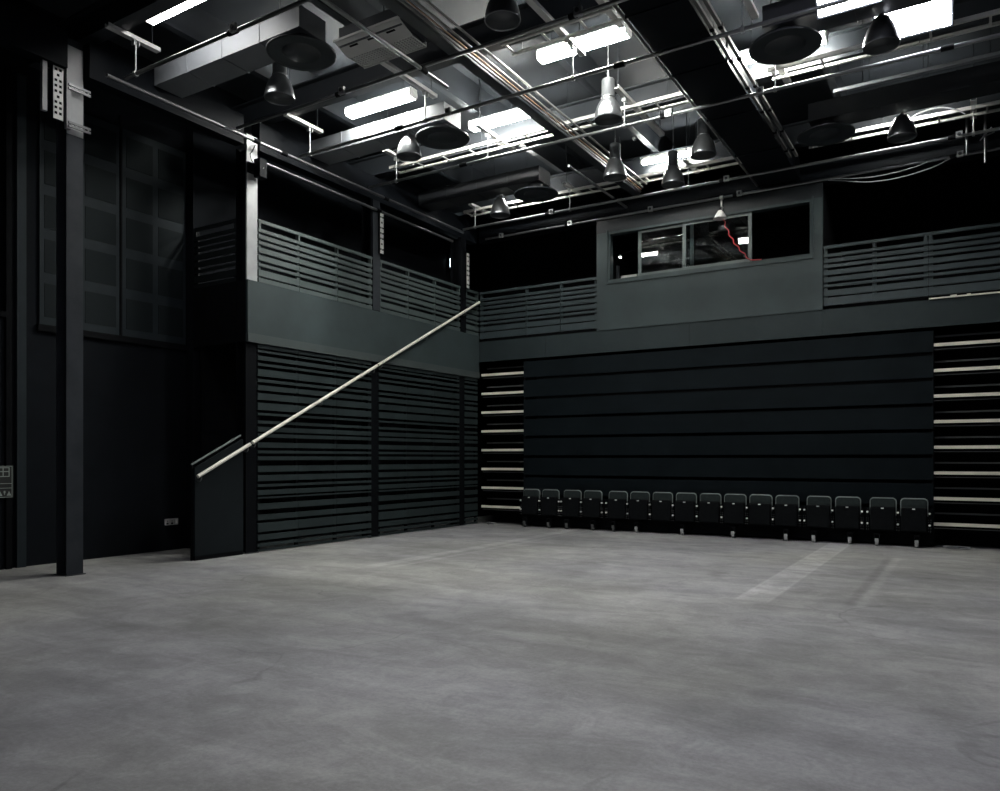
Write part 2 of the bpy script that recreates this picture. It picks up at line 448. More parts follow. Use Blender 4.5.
MB(lo).box(-.085, -.05, -8.06, -8.02, 0, zt(-8.04)+.05).build('end_post', 'black', t)
hr = lambda y, x=.1: (x, y, 1.307+SL*(y+8.077)-.0)
t = thing('stair_handrail', hr(-8.05), 'long pale timber handrail rising diagonally across the slatted screens', 'handrail')
lo = hr(-8.05)
for y0, y1 in ((-8.06, -7.05), (-7.0, -3.87), (-3.84, -.80), (-.78, -.12)):
    MB(lo).tube([hr(y0), hr(y1)], .03, 12).build('rail', 'timber', t)
for y in (-8.0, -7.1, -6.95, -5.4, -3.95, -3.72, -2.2, -.7):
    p = Vector(hr(y))
    MB(lo).tube([p+Vector((0, 0, -.02)), p+Vector((0, 0, -.075)), p+Vector((-.03, 0, -.10)), p+Vector((-.098 if y < -7.04 else (-.066 if -.8 < y < -.58 else -.106), 0, -.10))], .011, 8).build('bracket', 'pipe', t)

# ------------------------------------------------------------------ retractable seating
BX0, BX1 = 1.25, 9.69
t = thing('retractable_seating', (5.3, .3, 0), 'tall retracted seating block with dark horizontal tier fronts under the control booth', 'seating')
lo = (5.3, .3, 0)
edges = [3.465-.458*k for k in range(8)]
tops = [3.875]+[e-.033 for e in edges]; bots = [e+.033 for e in edges]
for k in range(8):
    bt = bots[k] if k < 7 else .30
    MB(lo).box(BX0, BX1, .03, .06, bt, tops[k]).build('tier_front', 'band', t)
MB(lo).box(BX0, BX1, .04, .075, .04, .27).build('kick_board', 'black', t)
MB(lo).box(.02, XR-.05, .62, .66, .02, 3.92).build('back_board', 'dark', t)
for x in (BX0, BX1-.03): MB(lo).box(x, x+.03, .0605, .6, .05, 3.86).build('end_board', 'dark', t)
for xa, xb in ((.05, BX0-.005), (BX1+.005, XR-.06)):
    for k in range(8):
        z = 3.622-.4575*k
        a = MB(lo).box(xa, xb, .05, .085, z-.028, z+.028); a.build('nosing', 'nosing', t)
        inset = .0
        MB(lo).box(xa+inset, xb, .30, .33, z+.165, z+.195).build('tread_edge', 'nosing2', t)
        MB(lo).box(xa, xb, .09, .60, z-.055, z-.03).build('tread', 'black', t)
        MB(lo).box(xa, xb, .11, .13, z-.085, z-.07).build('lower_lip', 'nosing2', t)
for x in (1.42, 2.05, 2.51, 3.15, 3.64, 4.17, 5.17, 6.21, 7.22, 7.72, 8.35, 8.8, 9.44):
    c = MB(lo).box(x-.045, x-.035, -.24, -.14, .06, .20).box(x+.035, x+.045, -.24, -.14, .06, .20).box(x-.05, x+.05, -.24, .04, .20, .225)
    cc = c.build('castor', 'black', t)
    wm = 'rubber' if x > 4 else 'nosing2'  # wheels toward the slatted screen coloured darker, in place of dimmer light
    w = MB(lo)
    prof = [(.02, -.028), (.05, -.028), (.058, -.02), (.058, .02), (.05, .028), (.02, .028)]
    n = 20; vs = []; fs = []
    for r, a in prof: vs += [(x+a, -.19+r*math.cos(2*PI*j/n), .059+r*math.sin(2*PI*j/n)) for j in range(n)]
    for i in range(len(prof)-1): fs += [(i*n+j, i*n+(j+1) % n, (i+1)*n+(j+1) % n, (i+1)*n+j) for j in range(n)]
    w.add(vs, fs, True)
    w.box(x-.03, x+.03, -.25, -.244, .085, .14)
    w.build('wheel', wm, cc)

# folding seats along the foot of the block: build one, copy it
def make_seat():
    s = thing('folding_seat', (0, 0, 0), '', 'seat', 'row of folded seats')
    MB().pillow(rrect(-.205, .205, .47, .862, .055, True), 'y', -.06, -.135, .015).build('backrest', 'seatback', s)
    pts = [(-.212, -.10, .56)] + [(-.212, -.10, .80)]
    for i in range(1, 6):
        a = PI-PI/2*i/5; pts.append((-.152+.06*math.cos(a), -.10, .81+.06*math.sin(a)))
    for i in range(0, 6):
        a = PI/2-PI/2*i/5; pts.append((.152+.06*math.cos(a), -.10, .81+.06*math.sin(a)))
    pts += [(.212, -.10, .56)]
    MB().tube(pts, .010, 8).build('back_frame', 'chrome', s)
    p = MB().pillow(rrect(-.205, .205, .285, .715, .03), 'y', -.15, -.235, .02).build('seat_pan', 'seatfab', s)
    MB().pillow(rrect(-.024, .024, .680, .700, .006), 'y', -.2345, -.243, .003).build('number_plate', 'cap', p)
    for dx in (-.16, .16):
        MB().box(dx-.018, dx+.018, -.15, .028, .33, .37).build('support_bracket', 'black', s)
    return s
proto = make_seat()
def make_arm(x, parent):
    a = MB().box(x-.015, x+.015, -.17, -.02, .27, .66).box(x-.018, x+.018, -.20, -.02, .635, .665).build('armrest', 'black', parent)
    for z in (.615, .405):
        k = MB(); n = 12
        k.add([(x+r*math.cos(2*PI*j/n), y, z+r*math.sin(2*PI*j/n)) for r, y in ((.0195, -.17), (.0195, -.206), (.012, -.214)) for j in range(n)],
              [(i*n+j, i*n+(j+1) % n, (i+1)*n+(j+1) % n, (i+1)*n+j) for i in range(2) for j in range(n)] + [tuple(range(2*n, 3*n))])
        k.build('end_cap', 'cap', a)
    k = MB()
    for z in (.50, .46, .35, .30):
        k.box(x-.022, x-.014, -.20, -.17, z-.006, z+.006).box(x+.014, x+.022, -.20, -.17, z-.006, z+.006)
    k.build('bolts', 'nosing2', a)
SX = [1.546, 2.048, 2.602, 3.107, 3.706, 4.209, 4.714, 5.222, 5.727, 6.226, 6.726, 7.224, 7.80, 8.305, 8.893, 9.394]
ORD = ['first', 'second', 'third', 'fourth', 'fifth', 'sixth', 'seventh', 'eighth', 'ninth', 'tenth', 'eleventh', 'twelfth',
       'thirteenth', 'fourteenth', 'fifteenth', 'last']
FIRST = {0, 2, 4, 12, 14}
for i, x in enumerate(SX):
    s = proto if i == 0 else copy_tree(proto)
    s.location = (x, 0, 0)
    if i == 0: s['label'] = 'folded black seat nearest the slatted screen, first of the row of sixteen'
    elif i == 15: s['label'] = 'folded black seat at the far end of the row beside the striped tread edges'
    else: s['label'] = ORD[i] + ' folded black seat of the row, counting from the slatted screen'
for i, s in enumerate([o for o in C.objects if o.name.startswith('folding_seat')]):
    make_arm(.248, s)
    if i in FIRST: make_arm(-.248, s)
# small tangles of cable lying under the ends of the block
def tangle(name, x, y, n, r, label, seed):
    rd = random.Random(seed); pts = []
    for k in range(n):
        pts.append((x+rd.uniform(-r, r), y+rd.uniform(-.06, .06), rd.uniform(.012, .05)))
    mb = MB((x, y, 0)).tube(pts, .010, 6)
    tag(mb.build(name, 'cablew'), label, 'cable', 'cable tangles under the seating')
tangle('coiled_cable', .42, -.05, 12, .17, 'small tangle of pale cable on the floor by the slatted screen', 3)
tangle('coiled_cable', 10.05, -.06, 16, .22, 'small tangle of pale cable on the floor past the last seat', 5)

# ------------------------------------------------------------------ control booth
bz0, bz1 = 4.428, 6.86
f = MB()
f.box(3.155, 7.85, -.02, .06, bz0, 5.47)
f.box(3.155, 3.43, -.02, .06, 5.47, 6.58).box(7.66, 7.85, -.02, .06, 5.47, 6.58)
struct(f.build('wall_booth', 'fascia'))
struct(MB().box(3.155, 7.85, -.02, .06, 6.58, bz1).build('trim_7', 'header'))
f = MB().box(3.2, 3.25, .06, 2.5, 4.45, bz1).box(7.78, 7.85, .06, 2.5, 4.45, bz1).box(3.25, 7.78, 2.45, 2.5, 4.45, bz1).box(3.2, 7.8, .06, 2.5, bz1, bz1+.05)
struct(f.build('wall_booth_inside', 'black'))
w = struct(MB().box(3.40, 7.69, -.045, -.02, 5.43, 5.48).box(3.40, 3.43, -.045, -.02, 5.48, 6.62).box(7.66, 7.69, -.045, -.02, 5.48, 6.62)
           .box(3.43, 3.47, -.0195, .16, 5.475, 6.58).box(7.62, 7.66, -.0195, .16, 5.475, 6.58).box(3.47, 7.62, -.0195, .16, 5.4755, 5.53).box(3.47, 7.62, -.0195, .16, 6.53, 6.58)
           .build('window_1', 'fascia'), 'wide control booth window with two sliding panes')
def sash(x0, x1, y, nm):
    MB().box(x0, x0+.07, y, y+.03, 5.535, 6.525).box(x1-.07, x1, y, y+.03, 5.535, 6.525).box(x0+.07, x1-.07, y, y+.03, 5.535, 5.60).box(x0+.07, x1-.07, y, y+.03, 6.47, 6.525).build('sash', 'slat', w)
    MB().box(x0+.07, x1-.07, y+.012, y+.018, 5.60, 6.47).build('pane', 'glass', w)
sash(4.10, 5.32, .06, 0)
sash(5.10, 6.52, .02, 1)
DL = (3.50, .50, 6.14)
# bench and desk lamp inside
t = thing('control_desk', (5.5, .5, 4.45), 'black control desk inside the booth window', 'desk')
MB((5.5, .5, 4.45)).box(3.3, 7.7, .22, .95, 5.36, 5.40).build('desk_top', 'black', t)
for x in (3.32, 7.64):
    MB((5.5, .5, 4.45)).box(x, x+.05, .25, .9, 4.46, 5.36).build('leg', 'black', t)
lx, ly, lz = DL
t = thing('desk_lamp', (3.95, .75, 5.40), 'small lit desk lamp standing in the dark open end of the booth window', 'lamp')
lo = (3.95, .75, 5.40)
MB(lo).lathe([(0, 5.40), (.07, 5.40), (.07, 5.42), (.02, 5.43)], (3.95, .75, 0), 16).build('base', 'black', t)
MB(lo).tube([(3.95, .75, 5.42), (3.94, .76, 5.8), (3.80, .66, lz+.16), (lx+.03, ly+.03, lz+.07)], .010, 8).build('stem', 'black', t)
MB(lo).lathe([(.02, .06), (.05, 0), (.048, 0), (.015, .05)], (lx, ly, lz), 16).build('shade', 'galv', t)
MB(lo).lathe([(0, -.025), (.02, -.018), (.025, 0), (.018, .018), (0, .025)], (lx, ly, lz), 12).build('bulb', 'ledwhite', t)
t = thing('mixing_console', (3.65, .7, 5.40), 'small pale mixing console on the desk below the lit desk lamp', 'console')
lo = (3.62, .62, 5.40)
t.location = lo
MB(lo).prism([(.60, 5.401), (.9, 5.401), (.9, 5.80), (.68, 5.76)], 'x', 3.44, 3.84).build('body', 'white', t)
k = MB(lo)
for i in range(6): k.prism([(.612, 5.47), (.652, 5.67), (.648, 5.672), (.608, 5.472)], 'x', 3.47+.06*i, 3.485+.06*i)
k.build('faders', 'dark', t)
MB(lo).box(3.36, 3.42, .60, .66, 5.401, 5.98).build('monitor_stand', 'steel', t)

# ------------------------------------------------------------------ lighting pipes
PZ = 6.9
def pipe_x(y, segs, boxes, label, z=PZ, r=.026):
    t = thing('ceiling_pipe', (segs[0][0], y, z), label, 'pipe', 'ceiling pipe grid')
    lo = (segs[0][0], y, z)
    for a, b_ in segs:
        MB(lo).tube([(a, y, z), (b_, y, z)], r, 12).build('pipe', 'pipe', t)
    for a, b_ in zip(segs, segs[1:]):
        MB(lo).tube([(a[1]-.06, y, z), (b_[0]+.06, y, z)], r+.012, 12).build('coupler', 'black', t)
    for bx in boxes:
        o = MB(lo).box(bx-.048, bx+.048, y-.072, y-.027, z-.045, z+.06).build('outlet_box', 'galv', t)
        o['label'] = 'square galvanised outlet box'
        n = 14
        MB(lo).add([(bx+rr*math.cos(2*PI*j/n), yy, z+.01+rr*math.sin(2*PI*j/n)) for rr, yy in ((.028, y-.072), (.028, y-.084), (.014, y-.084)) for j in range(n)],
                   [(i*n+j, i*n+(j+1) % n, (i+1)*n+(j+1) % n, (i+1)*n+j) for i in range(2) for j in range(n)]+[tuple(range(2*n, 3*n))]).build('socket', 'steel', o)
    return t
SEG = [(.22, 2.44), (2.47, 6.22), (6.25, 10.0), (10.03, 12.1)]
pipe_x(-9.33, SEG, [2.53, 6.3], 'lighting pipe across the ceiling, closest to the free-standing column')
pipe_x(-7.42, SEG, [2.53, 6.3], 'lighting pipe across the ceiling in line with the pale-faced column')
pipe_x(-6.06, SEG, [3.44, 10.1], 'lighting pipe crossing just before the two large lit fluorescent fittings')
pipe_x(-4.24, SEG, [6.3, 7.67], 'lighting pipe crossing near the middle column of the balcony')
pipe_x(-.98, SEG, [2.55, 6.3, 10.1], 'bright-edged lighting pipe meeting the side pipe at the room corner')
pipe_x(0.-.03, SEG, [.7, 2.52, 4.43, 6.3, 10.1], 'lighting pipe right in front of the control booth window head')
def pipe_y(x, y0, y1, z, label, brk=()):
    t = thing('ceiling_pipe', (x, y0, z), label, 'pipe', 'ceiling pipe grid')
    lo = (x, y0, z)
    ys = [y0]+list(brk)+[y1]
    for a, b_ in zip(ys, ys[1:]):
        MB(lo).tube([(x, a+.015, z), (x, b_-.015, z)], .026, 12).build('pipe', 'pipe', t)
    for a in brk: MB(lo).tube([(x, a-.06, z), (x, a+.06, z)], .038, 12).build('coupler', 'black', t)
    return t
pipe_y(.19, -9.6, -.92, PZ-.055, 'long lighting pipe running beside the balcony front above its railing', (-7.0, -6.4, -3.7))
pipe_y(.08, -6.75, -1.2, 6.59, 'lower pipe slung beneath the edge beam of the side balcony', (-3.8,))
pipe_y(3.97, -10.6, -6.85, PZ-.056, 'loose-ended pipe passing beside the perforated ceiling grille', (-7.42,))
pipe_y(3.98, -3.07, -.3, PZ+.056, 'short loose-ended pipe aimed at the booth window corner', (-.98,))

# hangers: a channel with a rod and clamp that carries a pipe
def hanger(x, y0, y1, yp, label, zc=7.35, proto=[]):
    if not proto or abs((y1-y0)-proto[0][1]) > 9:
        pass
    lo = (x, yp, PZ)
    t = thing('pipe_hanger', lo, label, 'pipe hanger', 'channel hangers carrying the pipe grid')
    MB(lo).box(x-.045, x+.045, y0, y1, zc, zc+.01).box(x-.045, x-.035, y0, y1, zc+.01, zc+.055).box(x+.035, x+.045, y0, y1, zc+.01, zc+.055).build('channel', 'white', t)
    MB(lo).tube([(x, yp, zc), (x, yp, PZ+.03)], .011, 8).build('rod', 'galv', t)
    c = MB(lo).tube([(x-.02, yp, PZ), (x+.02, yp, PZ)], .040, 10)
    c.box(x-.03, x+.03, yp-.045, yp-.03, zc-.07, zc).box(x-.03, x+.03, yp+.03, yp+.045, zc-.07, zc)
    c.build('clamp', 'galv', t)
    MB(lo).tube([(x, y0+.1, zc+.01), (x, y0+.1, ZC)], .008, 6).tube([(x, y1-.1, zc+.01), (x, y1-.1, ZC)], .008, 6).build('suspension_rod', 'steel', t)
PN = {-9.33: 'the pipe nearest the free-standing column', -7.42: 'the pipe at the pale-faced column', -6.06: 'the pipe before the lit fittings',
      -4.24: 'the pipe near the middle column', -.98: 'the seating pipe', -.03: 'the booth pipe'}
RX = {.46: 'beside the balcony', 2.97: 'at the tips of the ducts', 5.54: 'at the row of central pendants', 6.3: 'beside the big central duct', 7.87: 'past the big central duct', 10.3: 'over the far side of the room'}
for x, y0, y1, yp in [(.46, -9.75, -8.98, -9.33), (.46, -6.62, -5.78, -6.06), (.55, -1.2, -.45, -.98),
                      (.9, -4.6, -3.75, -4.24), (2.97, -7.16, -5.8, -6.06), (2.97, -4.6, -3.3, -4.24), (2.97, -1.25, -.5, -.98),
                      (5.54, -7.7, -5.74, -6.06), (5.56, -4.6, -2.5, -4.24), (5.55, -1.2, -.4, -.98), (6.3, -7.7, -6.12, -7.42),
                      (7.87, -6.4, -5.4, -6.06), (7.87, -4.6, -3.3, -4.24), (10.3, -1.2, -.4, -.98)]:
    k = min(RX, key=lambda q: abs(q-x))
    where = {2.0: 'close to the duct end', .9: 'beside the balcony', .55: 'by the room corner'}.get(x, RX[k])
    hanger(x, y0, y1, yp, 'white channel hanger holding ' + PN[yp] + ', ' + where)

# ------------------------------------------------------------------ conduits, trunking and the main duct
def run_y(name, x, y0, y1, z, w, h, mat, label, cat, group=None, lips=False):
    mb = MB((x, y0, z))
    if lips:
        mb.box(x-w/2, x+w/2, y0, y1, z, z+.006).box(x-w/2, x-w/2+.006, y0, y1, z, z+h).box(x+w/2-.006, x+w/2, y0, y1, z, z+h)
    else: mb.box(x-w/2, x+w/2, y0, y1, z, z+h)
    tag(mb.build(name, mat), label, cat, group)
run_y('ceiling_trunking', 4.20, YF+.1, -.3, 7.18, .17, .10, 'steel', 'wide dark cable trunking running beside thin conduits toward the booth', 'trunking')
for k, (x, mt, lb) in enumerate([(4.335, 'tray', 'pale conduit lying closest to the wide cable trunking'), (4.40, 'orange', 'coppery conduit between two pale conduits beside the wide trunking'),
                             (4.47, 'tray', 'pale conduit next to the coppery conduit'), (4.60, 'tray', 'outer pale conduit of the bundle, furthest from the wide trunking')]):
    tag(MB((x, YF+.1, 7.2)).tube([(x, YF+.1, 7.2), (x, -.4-.12*k, 7.2)], .018 if k != 1 else .012, 8).build('ceiling_conduit', mt), lb, 'conduit', 'conduit bundle')
t = thing('air_duct', (7.06, -8, 7.0), 'big dark rectangular main duct running the length of the room toward the booth', 'duct')
lo = (7.06, -8, 7.0)
MB(lo).box(6.69, 7.44, YF+.1, .0, 7.0, 7.385).build('casing', 'beam', t)
for y in (-12, -10.3, -8.6, -6.9, -5.2, -3.5, -1.8): MB(lo).box(6.665, 7.455, y-.012, y+.012, 6.985, 7.395).build('joint_flange', 'beam', t)
for x0, lb in ((7.49, 'slim pale trunking closest to the flank of the main duct'), (7.60, 'slim pale trunking spaced out from the main duct, outer of the pair')):
    t = thing('ceiling_trunking', (x0, -9, 7.0), lb, 'trunking', 'pair of slim trunkings beside the main duct')
    MB((x0, -9, 7.0)).box(x0-.022, x0+.022, YF+.1, -1.2, 7.0, 7.045).build('body', 'tray', t)
    for k in range(14): MB((x0, -9, 7.0)).box(x0-.028, x0+.028, -1.6-.9*k, -1.53-.9*k, 6.993, 7.052).build('coupling', 'black', t)
tag(MB((6.635, -9, 7.02)).tube([(6.635, YF+.1, 7.02), (6.635, 0, 7.02)], .02, 8).build('ceiling_conduit', 'tray'), 'single conduit clipped along the lower edge of the main duct', 'conduit')

t = thing('ceiling_trunking', (9.5, -3.2, 7.1), 'short pale trunking crossing beneath the glaring floodlights past the main duct', 'trunking')
MB((9.5, -3.2, 7.1)).box(8.5, 10.9, -3.24, -3.16, 7.1, 7.15).build('body', 'duct', t)
for x in (8.9, 9.75, 10.5): MB((9.5, -3.2, 7.1)).tube([(x, -3.2, 7.15), (x, -3.2, ZC)], .007, 6).build('suspension_rod', 'steel', t)
# branch ducts with their disc diffusers
def branch(y, side, label, label2):
    md = 'duct' if side < 0 and y < -4 else 'duct_shaded'  # ducts in the dimmer parts take the copy with shade in its colour
    t = thing('air_duct', (2.99 if side < 0 else 8.0, y, 7.1), label, 'duct', 'branch ducts')
    x0, x1 = (0., 2.99) if side < 0 else (8.0, XR-.02)
    lo = tuple(t.location)
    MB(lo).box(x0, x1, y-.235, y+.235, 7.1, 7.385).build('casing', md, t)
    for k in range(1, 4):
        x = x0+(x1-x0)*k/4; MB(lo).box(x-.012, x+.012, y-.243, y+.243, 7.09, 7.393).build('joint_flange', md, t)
    xc = 2.79 if side < 0 else 8.23
    t = thing('ceiling_diffuser', (xc, y, 6.9), label2, 'air diffuser', 'round air diffusers')
    lo = (xc, y, 0)
    t2 = (xc, y, 6.9)
    def L(pr): return MB(t2).lathe(pr, (xc, y, 6.9), 48)
    L([(0, .03), (.40, .015), (.445, .0), (.45, .012), (.44, .03), (.30, .055), (.16, .08), (.16, .02)]).build('disc', 'steel', t)
    L([(0, .0), (.22, .0), (.235, .012), (.25, .018)]).build('inner_plate', 'steel', t)
    L([(.15, .06), (.15, .199)]).build('neck', 'steel', t)
branch(-8.50, -1, 'pale branch duct crossing above the free-standing column side of the ceiling', 'round dark air diffuser under the duct nearest the free-standing column')
branch(-5.35, -1, 'branch duct brightly lit by the fluorescent fitting beside it', 'round dark air diffuser under the brightly lit branch duct')
branch(-2.15, -1, 'dark branch duct ending over the first seats near the room corner', 'round dark air diffuser nearest the room corner, above the gallery railing')
branch(-5.35, 1, 'branch duct past the main duct, close to the strongest lights', 'large round dark air diffuser silhouetted against a lit fluorescent fitting')
branch(-2.15, 1, 'branch duct past the main duct, nearest the booth', 'dim round air diffuser past the main duct, nearest the booth')

# ------------------------------------------------------------------ fluorescent fittings
def fluo(x, y, z, ln, label, bare=False, name='fluorescent_light', mt='tube'):
    t = thing(name, (x, y, z), label, 'ceiling light', 'fluorescent fittings')
    lo = (x, y, z)
    a, b_ = x-ln/2, x+ln/2
    if bare:
        MB(lo).box(a, b_, y-.05, y+.05, z+.07, z+.13).build('housing', 'white', t)
        for dy in (-.05, .05):
            MB(lo).tube([(a+.04, y+dy, z+.02), (b_-.04, y+dy, z+.02)], .019, 12).build('tube', mt, t)
        for xe in (a+.01, b_-.03): MB(lo).box(xe, xe+.03, y-.08, y+.08, z-.005, z+.07).build('lamp_holder', 'white', t)
    else:
        MB(lo).box(a-.01, b_+.01, y-.085, y+.085, z+.105, z+.15).build('housing', 'white', t)
        MB(lo).prism([(y-.10, z+.10), (y-.105, z+.05), (y-.08, z), (y+.08, z), (y+.105, z+.05), (y+.10, z+.10)], 'x', a+.02, b_-.02).build('diffuser', mt, t)
        for xe in (a, b_-.02): MB(lo).prism([(y-.105, z+.105), (y-.11, z+.05), (y-.083, z-.005), (y+.083, z-.005), (y+.11, z+.05), (y+.105, z+.105)], 'x', xe, xe+.02).build('end_cap', 'white', t)
    for xe in (a+.2, b_-.2): MB(lo).tube([(xe, y, z+.13 if bare else z+.15), (xe, y, ZC)], .006, 6).build('suspension_rod', 'steel', t)
    return t
fluo(1.76, -5.72, 7.52, 1.42, 'large lit fluorescent fitting glaring beside the pale branch duct, nearest the balcony')
fluo(5.50, -5.66, 7.50, 1.42, 'large lit fluorescent fitting between conduit bundle and main duct')
fluo(3.12, -4.09, 7.55, 1.2, 'lit fluorescent fitting behind the tip of the brightly lit duct')
fluo(5.15, -.93, 7.55, 1.2, 'bare twin tube fluorescent fitting closest to the control booth', True)
fluo(7.90, -3.95, 7.55, 1.25, 'lit fluorescent fitting half hidden behind the large disc diffuser')
fluo(1.75, -1.42, 7.47, 1.2, 'bare twin tube fitting tucked behind the dark branch duct nearest the room corner', True, mt='tube_back')
fluo(9.20, -1.42, 7.47, 1.2, 'bare twin tube fitting tucked behind the dark branch duct past the main duct', True, mt='tube_back')
def flood(x, y, z, w, h, d, label):
    t = thing('ceiling_floodlight', (x, y, z), label, 'floodlight', 'glaring floodlights')
    lo = (x, y, z); tl = .5
    # leaning box body added to shield the gallery; glass enlarged to mimic glare
    c, s_ = math.cos(tl), math.sin(tl)
    def q(u, v): return (y + u*c - v*s_, z + u*s_ + v*c)
    MB(lo).prism([q(0, -h/2), q(.0, h/2), q(d*.6, h/2), q(d, h*.25), q(d, -h*.25), q(d*.6, -h/2)], 'x', x-w/2, x+w/2).build('housing', 'steel', t)
    MB(lo).prism([q(-.012, -h/2+.02), q(-.012, h/2-.02), q(-.002, h/2-.02), q(-.002, -h/2+.02)], 'x', x-w/2+.02, x+w/2-.02).build('glass', 'flood', t)
    for e in (-1, 1): MB(lo).box(x+e*(w/2+.005)-.004, x+e*(w/2+.005)+.004, q(d*.4, 0)[0]-.02, q(d*.4, 0)[0]+.02, z-.05, ZC).build('yoke', 'steel', t)
flood(9.05, -5.85, 7.02, .72, .26, .20, 'glaring floodlight between large disc diffuser and the brightest floodlight')
flood(9.62, -4.36, 7.42, .92, .56, .26, 'brightest floodlight glaring at the top edge of the view')
fluo(1.50, -9.36, 7.50, 1.46, 'lit fluorescent fitting above the free-standing column side of the room', mt='tube_dim')
for x, y in ((9.0, -9.3), (6.4, -13.2), (9.8, -13.2), (7., -17)):
    fluo(x, y, 7.55, 1.46, 'lit fluorescent fitting over the open floor, out of view of the photograph', mt='tube_rear')

# ------------------------------------------------------------------ pendant lamps
def make_pendant(short=False):
    s = thing('pendant_lamp', (0, 0, 0), '', 'pendant lamp', 'pendant lamps')
    bell = [(.208, 0), (.212, .0), (.214, .012), (.208, .05), (.195, .12), (.170, .20), (.135, .27), (.105, .31), (.1, .33)]
    MB().lathe(bell+[(.098, .325), (.13, .26), (.165, .19), (.188, .11), (.2, .03), (.2, .004), (.208, 0)], n=40).build('reflector', 'aluminium', s)
    MB().lathe([(0, .012), (.2, .012), (.2, .02), (0, .02)], n=40).build('lens', 'reflector_in', s)
    if short:
        MB().lathe([(.0, .325), (.103, .325), (.09, .345), (.03, .36), (0, .36)], n=32).build('top_cap', 'aluminium', s)
        MB().tube([(0, 0, .355), (0, 0, .399)], .03, 12).build('neck', 'galv', s)
        return s
    MB().lathe([(.0, .325), (.108, .325), (.11, .34), (.098, .345), (.098, .60), (.09, .615), (.03, .625), (0, .625)], n=32).build('housing', 'aluminium', s)
    MB().tube([(0, 0, .62), (0, 0, .72)], .016, 8).tube([(0, 0, .70), (0, 0, ZC-6.7)], .006, 6).build('stem', 'galv', s)
    return s
proto = make_pendant(); proto_short = make_pendant(True)
SHORT = {1, 2, 6, 7}
PL = [(5.6, -4.98, 'shiny pendant lamp hanging free in the middle of the ceiling, brightest of the metal lamps', 6.7),
      (2.15, -5.44, 'pendant lamp below the brightly lit branch duct', 6.7),
      (1.82, -1.95, 'pendant lamp nearest the room corner above the end gallery', 6.7),
      (5.52, -1.8, 'pendant lamp in front of the bare twin tubes', 6.7),
      (5.62, -8.07, 'pendant lamp at the top edge of the view, nearest the conduit bundle', 6.7),
      (1.91, -8.07, 'dim pendant lamp under the duct nearest the free-standing column', 6.7),
      (9.33, -5.14, 'pendant lamp dazzled by the brightest fitting', 6.7),
      (9.33, -1.935, 'pendant lamp beyond the main duct, below the cable loop', 6.7),
      (6.42, -2.88, 'dark pendant lamp close against the main duct', 6.7),
      (4.74, -2.7, 'dark pendant lamp under the end of the conduit bundle', 6.7)]
for i, (x, y, lb, z) in enumerate(PL):
    s = proto if i == 0 else proto_short if i == 1 else copy_tree(proto_short if i in SHORT else proto)
    s.location = (x, y, z); s['label'] = lb

# ------------------------------------------------------------------ ladder trays
def ladder(y, segs, label, z=7.29):
    t = thing('ladder_tray', (segs[0][0], y, z), label, 'cable tray', 'ladder trays under the roof beams')
    lo = (segs[0][0], y, z)
    for x0, x1 in segs:
        for dy in (-.15, .15):
            e = .022
            MB(lo).box(x0, x1, y+dy-e, y+dy+e, z, z+.012).box(x0, x1, y+dy-(.022 if dy < 0 else -.014), y+dy+(.022 if dy > 0 else -.014), z+.012, z+.055).build('side_rail', 'ladder', t)
        m_ = MB(lo); n = int((x1-x0)/.6)
        for k in range(n+1):
            x = x0+.05+(x1-x0-.1)*k/n; m_.box(x-.015, x+.015, y-.128, y+.128, z+.002, z+.02)
        m_.build('rungs', 'ladder', t)
        for k in range(int((x1-x0)/1.8)+1):
            x = x0+.15+k*1.8
            if x < x1-.05: MB(lo).tube([(x, y+.165, z+.02), (x, y+.165, ZC)], .006, 6).build('suspension_rod', 'steel', t)
ladder(-3.81, [(.5, 6.6)], 'bright ladder tray passing under the lit fitting between balcony and main duct')
ladder(-3.85, [(7.72, 11.9)], 'bright ladder tray between the large disc diffuser and the bright pipe past the main duct')
ladder(-.78, [(.2, 6.55)], 'bright ladder tray over the bright-edged pipe, on the balcony side of the main duct')
ladder(-.85, [(7.72, 11.9)], 'ladder tray over the far seats, past the main duct')
ladder(-6.53, [(4.75, 6.55)], 'short ladder tray above the fluorescent fitting at the main duct')

# ------------------------------------------------------------------ small things
# ceiling grille
t = thing('ceiling_grille', (3.3, -7.5, 7.3), 'pale perforated ceiling grille with a slotted strip, hung near the loose-ended pipe', 'grille')
lo = (3.3, -7.5, 7.3)
MB(lo).box(2.75, 3.86, -7.76, -7.22, 7.34, 7.6).build('box', 'steel', t)
st = MB(lo).prism([(-7.82, 7.37), (-7.55, 7.28), (-7.55, 7.29), (-7.82, 7.38)], 'x', 2.73, 3.88).prism([(-7.85, 7.37), (-7.82, 7.37), (-7.82, 7.40), (-7.85, 7.40)], 'x', 2.72, 3.89).build('slotted_strip', 'white', t)
k = MB(lo)
for i in range(3): k.prism([(-7.72, 7.335), (-7.69, 7.325), (-7.69, 7.327), (-7.72, 7.337)], 'x', 2.9+.33*i, 3.05+.33*i)
k.build('slots', 'dark', st)
p = MB(lo)
for i in range(24):
    x = 2.75+1.11*i/23; p.box(x-.010, x+.010, -7.545, -7.22, 7.28, 7.29)
for j in range(8):
    y = -7.54+.31*j/7; p.box(2.75, 3.86, y-.010, y+.010, 7.281, 7.289)
p.box(2.74, 3.87, -7.235, -7.22, 7.27, 7.34)
p.build('perforated_plate', 'white', t)
